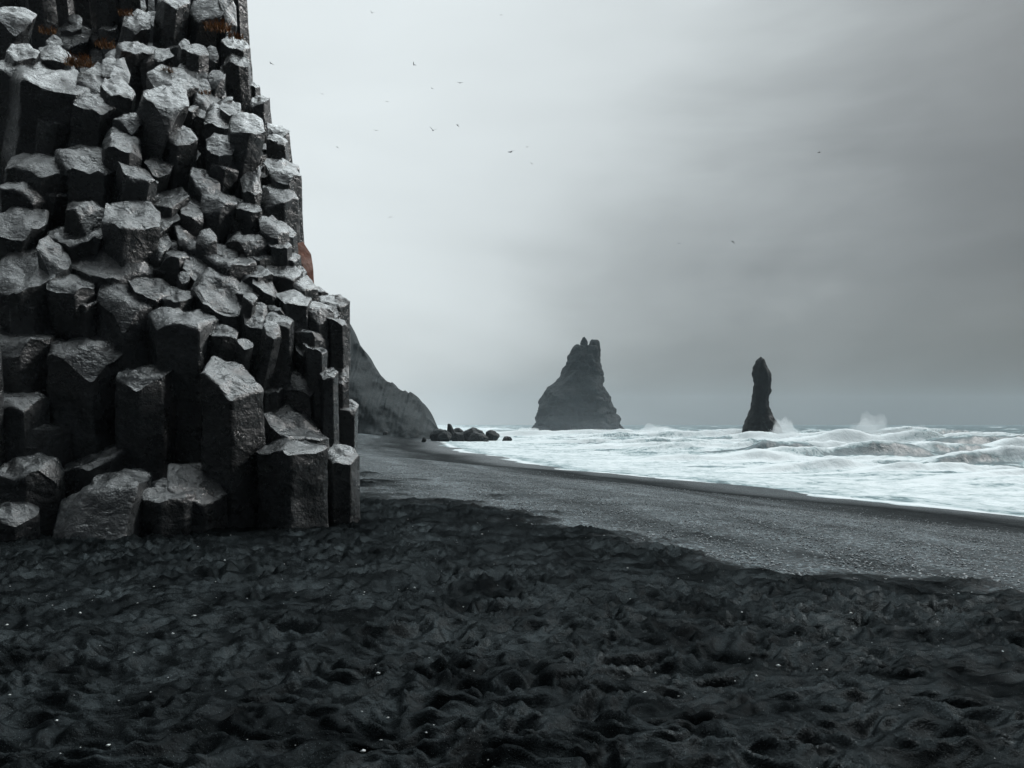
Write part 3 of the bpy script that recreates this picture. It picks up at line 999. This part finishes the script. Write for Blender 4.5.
o = link('headland_hill', mesh_np('headland_hill', np.array(rows).reshape(-1, 3), grid_faces(n1_ + n2_, nx)), M['headland'])
tag(o, 'dark hazy headland sloping down to the far end of the beach', 'headland', kind='structure')


# ------------------------------------------------------------------ birds
def bird_mesh(name, dih, tipd, sweep, bank=0):
    """gull-like seabird, wingspan about 1 m, one continuous body along +Y"""
    V, Fs = [], []
    st = [(-.26, .004, .0), (-.20, .035, .0), (-.10, .055, -.005), (.02, .062, -.005), (.12, .045, .005), (.17, .030, .018), (.21, .032, .022), (.245, .018, .018), (.28, .004, .012)]
    ns = 8
    for y, r, z in st:
        for k in range(ns):
            t = 2 * math.pi * k / ns
            V.append((r * math.cos(t), y, z + r * .85 * math.sin(t)))
    for i in range(len(st) - 1):
        for k in range(ns):
            m_ = (k + 1) % ns
            Fs.append((i * ns + k, i * ns + m_, (i + 1) * ns + m_, (i + 1) * ns + k))
    Fs += [tuple(range(ns))[::-1], tuple((len(st) - 1) * ns + k for k in range(ns))]
    for sgn in (-1, 1):
        b0 = len(V)
        sec = [(.02, .10, -.08, 0), (.16, .12, -.05, 0), (.28, .10, -.04, 1), (.42, .03, -.06, 2), (.53, -.07, -.10, 3)]
        for x, yl, yt, k in sec:
            if x < .28: z = .02 + dih * x
            else: z = .02 + dih * .28 + tipd * (x - .28)
            sw = -sweep * max(0, x - .2)
            th = .014 * (1 - x * 1.5)
            V += [(sgn * x, yl + sw, z + th * .3), (sgn * x, (yl + yt) / 2 + sw, z + th), (sgn * x, yt + sw, z), (sgn * x, (yl + yt) / 2 + sw, z - th * .6)]
        for i in range(len(sec) - 1):
            for k in range(4):
                m_ = (k + 1) % 4
                Fs.append((b0 + i * 4 + k, b0 + i * 4 + m_, b0 + (i + 1) * 4 + m_, b0 + (i + 1) * 4 + k))
        Fs += [(b0, b0 + 1, b0 + 2, b0 + 3), tuple(b0 + (len(sec) - 1) * 4 + k for k in range(4))]
    # tail fan
    b0 = len(V)
    V += [(-.03, -.18, .008), (.03, -.18, .008), (.06, -.33, .0), (-.06, -.33, .0), (-.03, -.18, -.008), (.03, -.18, -.008), (.06, -.33, -.006), (-.06, -.33, -.006)]
    Fs += [(b0, b0 + 1, b0 + 2, b0 + 3), (b0 + 7, b0 + 6, b0 + 5, b0 + 4), (b0, b0 + 4, b0 + 5, b0 + 1), (b0 + 1, b0 + 5, b0 + 6, b0 + 2), (b0 + 2, b0 + 6, b0 + 7, b0 + 3), (b0 + 3, b0 + 7, b0 + 4, b0)]
    me = mesh_py(name, V, Fs, sharp=50)
    me.materials.append(M['bird'])
    return me


bm_glide = bird_mesh('seabird', .22, -.28, .5)
bm_up = bird_mesh('seabird', .75, .35, .3)
bm_down = bird_mesh('seabird', -.2, -.6, .4)
# px, py, span px, mesh, heading, bank, label
BIRDS = [
    (510.5, 152, 8.5, bm_glide, 40, -22, 'largest dark seabird, gliding with one bent wing out over the bay'),
    (433, 130.5, 6.5, bm_up, 20, 8, 'dark seabird with raised wings and plump body near the middle of the flock'),
    (460, 83, 5.5, bm_glide, 10, 0, 'dark bird gliding flat with level wings, upper of the flock'),
    (457.5, 125, 4.2, bm_down, 70, 10, 'small dark bird just beside the plump bird with raised wings'),
    (414, 65, 4.6, bm_up, 60, 20, 'small black bird high between cliff and the flat gliding bird'),
    (390, 217, 4.8, bm_down, 30, -15, 'lowest dark bird of the flock, halfway down the sky beside the cliff'),
    (271, 63.5, 4.6, bm_glide, 60, 15, 'small dark bird closest to the upper cliff edge'),
    (376, 130.5, 4.4, bm_glide, 15, 0, 'thin grey bird gliding flat between cliff and the plump bird'),
    (337, 147, 3.6, bm_down, 50, 8, 'tiny grey bird beside the cliff below two fainter birds'),
    (527, 147, 3.4, bm_glide, 40, -10, 'tiny bird just above the tail of the largest gliding bird'),
    (532, 164, 3.6, bm_up, 20, 5, 'faint tiny bird just below the largest gliding bird'),
    (322, 94, 3.4, bm_glide, 25, 5, 'faint grey bird between the upper cliff and the flock'),
    (387, 101.5, 3.4, bm_down, 10, 0, 'faint grey bird above the thin flat gliding one'),
    (372, 13, 3.6, bm_up, 30, 10, 'bird at the very top of the sky nearest the cliff'),
    (501, 15, 3.0, bm_glide, 20, -8, 'bird at the very top of the sky farthest from the cliff'),
    (432, 88.5, 3.0, bm_glide, 45, 10, 'tiny faint bird between the black bird and the plump bird'),
    (819, 152.5, 5.4, bm_glide, 45, -28, 'lone dark bird banking steeply in the sky above the slender needle rock'),
    (732.5, 241.5, 5.0, bm_down, 35, 22, 'lone bird low in the grey sky between the two sea stacks'),
    (679, 243.5, 4.4, bm_glide, 15, 0, 'faint level bird over the gap next to the broad sea stack'),
]
for i, (px, py, span, me, hd, bank, lab) in enumerate(BIRDS):
    D = .80 * F / span
    o = bpy.data.objects.new('seabird', me)
    COL.objects.link(o)
    o.location = P(px, py, D)
    o.rotation_euler = (R(6), R(bank), R(hd))
    tag(o, lab, 'bird', 'seabirds flying over the bay')


# ------------------------------------------------------------------ air
def vol_mat(name, dens, col):
    m = bpy.data.materials.new(name)
    m.use_nodes = True
    nt = m.node_tree
    nt.nodes.clear()
    out = nt.nodes.new('ShaderNodeOutputMaterial')
    v = nt.nodes.new('ShaderNodeVolumePrincipled')
    v.inputs['Density'].default_value = dens
    v.inputs['Color'].default_value = (*col, 1)
    nt.links.new(v.outputs[0], out.inputs['Volume'])
    return m


def box_mesh(name, a, b_):
    V = [(x, y, z) for x in (a[0], b_[0]) for y in (a[1], b_[1]) for z in (a[2], b_[2])]
    return mesh_py(name, V, [(0, 1, 3, 2), (4, 6, 7, 5), (0, 4, 5, 1), (2, 3, 7, 6), (0, 2, 6, 4), (1, 5, 7, 3)], smooth=False)


m_puff = vol_mat('spray_cloud', .17, (.97, .99, 1.0))
for px, hw, D, top_py, lab, seed, skew in PUFFS:
    bm = bmesh.new()
    bmesh.ops.create_icosphere(bm, subdivisions=4, radius=1)
    me = bpy.data.meshes.new('spray_cloud')
    top = P(px, top_py, D).z
    for v in bm.verts:
        q = v.co * 2.3 + Vector((seed * 9, 0, 0))
        v.co *= 1 + .38 * mn.fractal(q, .9, 2.0, 4)
        v.co.x += skew * .5 * v.co.z
    bm.to_mesh(me)
    bm.free()
    o = link('spray_cloud', me, m_puff, loc=(P(px, 424, D).x, D + 4, -1.8))
    o.scale = (hw / F * D * .9, min(6, 3.2 * D / 128), (top + 1.8) * .95)
    tag(o, 'soft cloud of ' + lab.replace('mist of ', '').replace('low ', '').replace('tall ', '').replace('thin ', ''), 'spray', kind='stuff')
m_mist = vol_mat('spray_mist', .0015, (.86, .95, 1.0))
for px, py, D, rx, ry, rz, lab in ((574, 424, 380, 38, 12, 26, 'widest pale veil of spray before the broad sea stack'),
                                   (578, 431, 380, 24, 11, 14, 'middle pale veil of spray before the broad sea stack'),
                                   (572, 434, 380, 29, 10, 9, 'low pale mist along the foot of the broad sea stack'),
                                   (640, 430, 330, 30, 10, 6, 'low pale mist over the surf between the two sea stacks')):
    bm = bmesh.new()
    bmesh.ops.create_uvsphere(bm, u_segments=32, v_segments=16, radius=1)
    me = bpy.data.meshes.new('sea_mist')
    bm.to_mesh(me)
    bm.free()
    o = link('sea_mist', me, m_mist, loc=P(px, py, D))
    o.scale = (rx, ry, rz)
    tag(o, lab, 'mist', kind='stuff')
o = link('haze', box_mesh('haze', (-720, -12, -7.2), (2760, 2760, 95)), vol_mat('sea_haze', .00017, (.80, .93, 1.0)))
tag(o, 'thin sea haze over beach and bay', 'haze', kind='stuff')


# ------------------------------------------------------------------ world and sun
sun_dir = Vector((.70, .36, .62)).normalized()
el = math.asin(sun_dir.z)
az = math.atan2(sun_dir.x, sun_dir.y)
w = bpy.data.worlds.new('World')
S.world = w
w.use_nodes = True
nt = w.node_tree
nt.nodes.clear()
n = N(nt)
out = n('ShaderNodeOutputWorld')
sky = n('ShaderNodeTexSky', sky_type='NISHITA')
sky.sun_disc = False
sky.sun_elevation = el
sky.sun_rotation = az
sky.air_density = 1.0
sky.dust_density = 3.0
bg1 = n('ShaderNodeBackground', ins={'Color': sky.outputs[0], 'Strength': .05})
tc = n('ShaderNodeTexCoord').outputs['Generated']
xyz = n('ShaderNodeSeparateXYZ', ins={0: tc})
zc = xyz.outputs['Z']
# cloud deck: brightest in one broad gap over the land, heavy and grey out to sea and behind
gap = (P(230, 190, 100) - Vector((0, 0, EYE))).normalized()
gap = Vector((gap.x, gap.y, gap.z * .5)).normalized()
fl = n('ShaderNodeVectorMath', operation='NORMALIZE', ins={0: scaled(n, tc, (1, 1, .5))}).outputs['Vector']
dt = n('ShaderNodeVectorMath', operation='DOT_PRODUCT', ins={0: fl, 1: gap}).outputs['Value']
cl = n.noise(scaled(n, tc, (1.0, 1.0, 2.6)), 1.9, 5, .5, .4)
cl2 = n.noise(scaled(n, tc, (1.4, 1.4, 6.0)), 2.6, 5, .5, .3)
dfac = n.math('ADD', n.math('MULTIPLY_ADD', dt, .4, .4), n.math('MULTIPLY', zc, .25))
dfac = n.math('ADD', dfac, n.math('ADD', n.math('MULTIPLY', n.math('SUBTRACT', cl, .5), .16), n.math('MULTIPLY', n.math('SUBTRACT', cl2, .5), .055)))
heavy = (P(900, 300, 100) - Vector((0, 0, EYE))).normalized()
hd = n('ShaderNodeVectorMath', operation='DOT_PRODUCT', ins={0: tc, 1: heavy}).outputs['Value']
hd = n('ShaderNodeMapRange', interpolation_type='SMOOTHSTEP', ins={'Value': n.math('ADD', hd, n.math('MULTIPLY', n.math('SUBTRACT', cl2, .5), .06)), 'From Min': .78, 'From Max': 1.0, 'To Min': 0.0, 'To Max': .066}).outputs[0]
dfac = n.math('SUBTRACT', dfac, hd)
CT = (.98, 1.06, 1.078)
EX = 1.52
cloud = n.ramp(dfac, [(p_, tuple(v_ * c_ / EX for c_ in CT)) for p_, v_ in
              ((.0, .035), (.45, .05), (.60, .13), (.64, .17), (.69, .245), (.74, .41), (.77, .55), (.80, .67), (.84, .75), (.90, .84))])
# unseen bright patch added to the sky high ahead to light the column tops
brk = Vector((.06, .42, .90)).normalized()
bdt = n('ShaderNodeVectorMath', operation='DOT_PRODUCT', ins={0: tc, 1: brk}).outputs['Value']
bdt = n.math('ADD', bdt, n.math('MULTIPLY', n.math('SUBTRACT', cl, .5), .08))
zen = n('ShaderNodeMapRange', interpolation_type='SMOOTHSTEP', ins={'Value': bdt, 'From Min': .85, 'From Max': .975, 'To Min': 0.0, 'To Max': 1.0}).outputs[0]
cloud = n.mixc(zen, cloud, (3.5, 3.85, 3.95))
bg2 = n('ShaderNodeBackground', ins={'Color': cloud, 'Strength': 1.0})
mix = n('ShaderNodeMixShader', ins={0: .93, 1: bg1.outputs[0], 2: bg2.outputs[0]})
n.l.new(mix.outputs[0], out.inputs['Surface'])

ld = bpy.data.lights.new('sun', 'SUN')
ld.energy = 1.3
ld.angle = R(12)
ld.color = (1.0, .99, .975)
lo = bpy.data.objects.new('sun', ld)
COL.objects.link(lo)
lo.location = (20, 0, 60)
lo.rotation_euler = (-sun_dir).to_track_quat('-Z', 'Y').to_euler()

S.view_settings.view_transform = 'Standard'
S.view_settings.look = 'None'
S.view_settings.exposure = .6
S.view_settings.gamma = 1
S.cycles.volume_bounces = 2
S.cycles.max_bounces = 5
S.cycles.use_denoising = True
